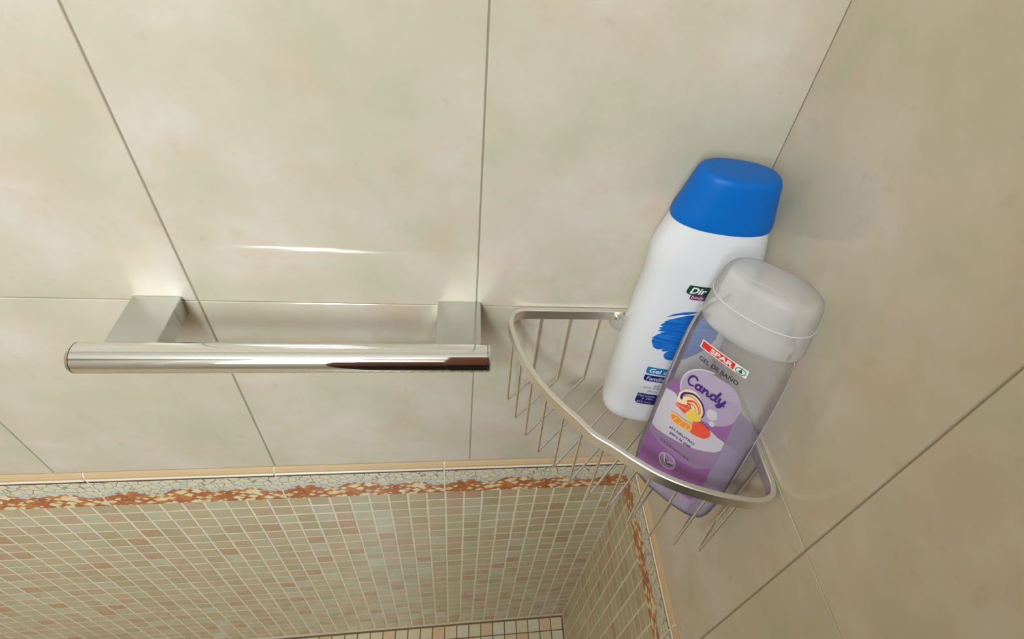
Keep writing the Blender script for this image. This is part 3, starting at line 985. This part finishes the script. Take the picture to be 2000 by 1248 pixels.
# sweets
def ribbon(pts, w0, w1, n=5):
    P_ = [Vector(p) for p in mmp(pts)]
    out = []
    for i in range(len(P_) - 1):
        p0, p1, p2, p3 = P_[max(i - 1, 0)], P_[i], P_[i + 1], P_[min(i + 2, len(P_) - 1)]
        for k in range(n):
            t = k / n
            out.append(0.5 * ((2 * p1) + (p2 - p0) * t + (2 * p0 - 5 * p1 + 4 * p2 - p3) * t * t + (3 * p1 - p0 - 3 * p2 + p3) * t ** 3))
    out.append(P_[-1])
    return [[tuple(c) for c in q] for q in stroke(out, w0, w1)]
PB.decal('candy_print', [mmp([(-26.1, 126.2), (-26.6, 133.9), (-22.3, 141.3), (-18, 144.2), (-14.0, 144.9), (-10.5, 144), (-7.9, 142.1), (-2.3, 136.2), (0.5, 129.7), (-0.6, 124.0), (-4.6, 123.3), (-11.0, 124.0), (-18.4, 123.9), (-23.1, 123.5)])], L_CREAM, E1 * 5)
PB.decal('candy_print', ribbon([(-22.9, 130.1), (-23.1, 133.6), (-21.3, 137.4), (-14.9, 141.5), (-8.6, 140.6), (-3.7, 136.7), (-0.4, 130.7), (-0.4, 125.4)], .0028, .0011), L_INDIGO, E1 * 6)
PB.decal('candy_print', ribbon([(-21.2, 134.1), (-18.4, 136.6), (-13.6, 138.2), (-9.3, 136.9), (-5.0, 133.1), (-2.7, 127.6)], .0012, .0009), L_ORANGE, E1 * 6)
PB.decal('candy_print', ribbon([(-16.6, 131.9), (-12.3, 134.9), (-8.3, 133.7), (-4.7, 129.6), (-3.8, 126.6)], .0022, .0008), L_COR, E1 * 6)
PB.decal('candy_print', ribbon([(-14.4, 130.3), (-11.0, 131.4), (-8.1, 129.4), (-7.0, 126.9)], .0018, .0008), L_ORANGE, E1 * 6)
PB.decal('candy_print', ribbon([(-16.0, 129.6), (-13.5, 129.0), (-11.4, 126.6)], .0016, .0008), L_BROWN, E1 * 6)
PB.decal('candy_print', [mmp([(-26.2, 120.6), (-23.8, 123.9), (-18.8, 125.8), (-15.5, 128.4), (-12.0, 126.7), (-13.1, 123.2), (-13.7, 118.0), (-17.3, 118.4), (-22.2, 119.8)])], L_COR, E1 * 7)
PB.decal('candy_print', ribbon([(-25.0, 121.6), (-20.0, 122.4), (-14.5, 123.8)], .0010, .0006), L_ORLT, E1 * 7.5)
PB.decal('candy_print', [mmp([(-14.2, 119.3), (-12.9, 123.4), (-9.3, 127.1), (-5.0, 127.8), (-1.0, 124.5), (0.4, 122.0), (-4.5, 115.6), (-9.9, 114.6), (-13.4, 116.1)])], L_YEL, E1 * 8)
PB.decal('candy_print', [mmp([(-26.4, 107.9), (-26.5, 110.5), (-19.6, 112.7), (-13.6, 111.8), (-6.9, 113.1), (-4.6, 112.0), (-3.9, 108.4), (-5.5, 103.7), (-11.5, 102.5), (-19.9, 101.6), (-24.2, 103.4)])], L_ORLT, E1 * 9)
PB.decal('candy_print', [mmp([(-25.4, 107.5), (-24.6, 109.2), (-19.0, 111.0), (-13.4, 110.2), (-7.4, 111.2), (-5.6, 110.2), (-5.3, 108.0), (-6.6, 105.0), (-11.6, 104.0), (-19.6, 103.1), (-23.4, 104.6)])], L_ORANGE, E1 * 10)
for q in ([(-21.5, 104.6), (-19.0, 110.0)], [(-15.5, 104.0), (-13.6, 109.4)], [(-9.6, 105.0), (-8.6, 110.2)]):
    PB.decal('candy_print', ribbon(q, .0010, .0005), L_ORLT, E1 * 11)
PB.decal('candy_print', [mmp([(-5.6, 116.5), (-1.3, 119.8), (4.4, 120.7), (9.5, 119.1), (11.5, 116.7), (12.2, 114.0), (11.6, 111.5), (8.8, 107.3), (3.6, 105.1), (-1.0, 104.2), (-4.3, 104.6), (-3.6, 108.4), (-4.3, 111.2)])], L_COR, E1 * 9.5)
PB.decal('bubble_print', [mmp(ellipse(5.8, 134.2, 4.8, 5.4, 22)), mmp(ellipse(8.8, 125.6, 2.5, 2.8, 18))], L_WHITE, E1 * 5)
PB.text('label_text', 'pH NEUTRO', -22.0e-3, 92.0e-3, 3.6e-3, 95.8e-3, L_DEEP, E1 * 5, bold=0.02)
PB.text('label_text', 'para la piel', -19.6e-3, 86.2e-3, 1.4e-3, 90.8e-3, L_DEEP, E1 * 5, bold=0.015)
marks, uu = [], -25.6
random.seed(3)
while uu < 5.0:
    wd = random.choice((0.9, 1.2, 1.5))
    marks.append(mmp([(uu, 73.2), (uu + wd, 73.2), (uu + wd, 73.2 + random.choice((1.6, 2.2))), (uu, 75.0)]))
    uu += wd + random.choice((0.5, 0.6, 1.3))
PB.decal('small_print', marks, L_SMALL, E1 * 5)
PB.decal('seal_print', [mmp(ellipse(-11.6, 56.0, 8.4, 8.4, 30))], L_MAUVE, E1 * 4)
PB.decal('seal_print', [[tuple(c) for c in q] for q in stroke(mmp(ellipse(-11.6, 56.0, 8.4, 8.4, 34)), .0009)], L_WHITE, E1 * 5)
PB.decal('seal_print', [[tuple(c) for c in q] for q in stroke(mmp([(-16, 61), (-13.5, 53.5), (-8, 57.5), (-5.6, 58.4)]), .0013)], L_WHITE, E1 * 6)
PB.decal('seal_print', [[tuple(c) for c in q] for q in stroke(mmp([(-13.4, 57.5), (-10.9, 53.2), (-6.6, 55.0)]), .0011)], L_GREY, E1 * 7)
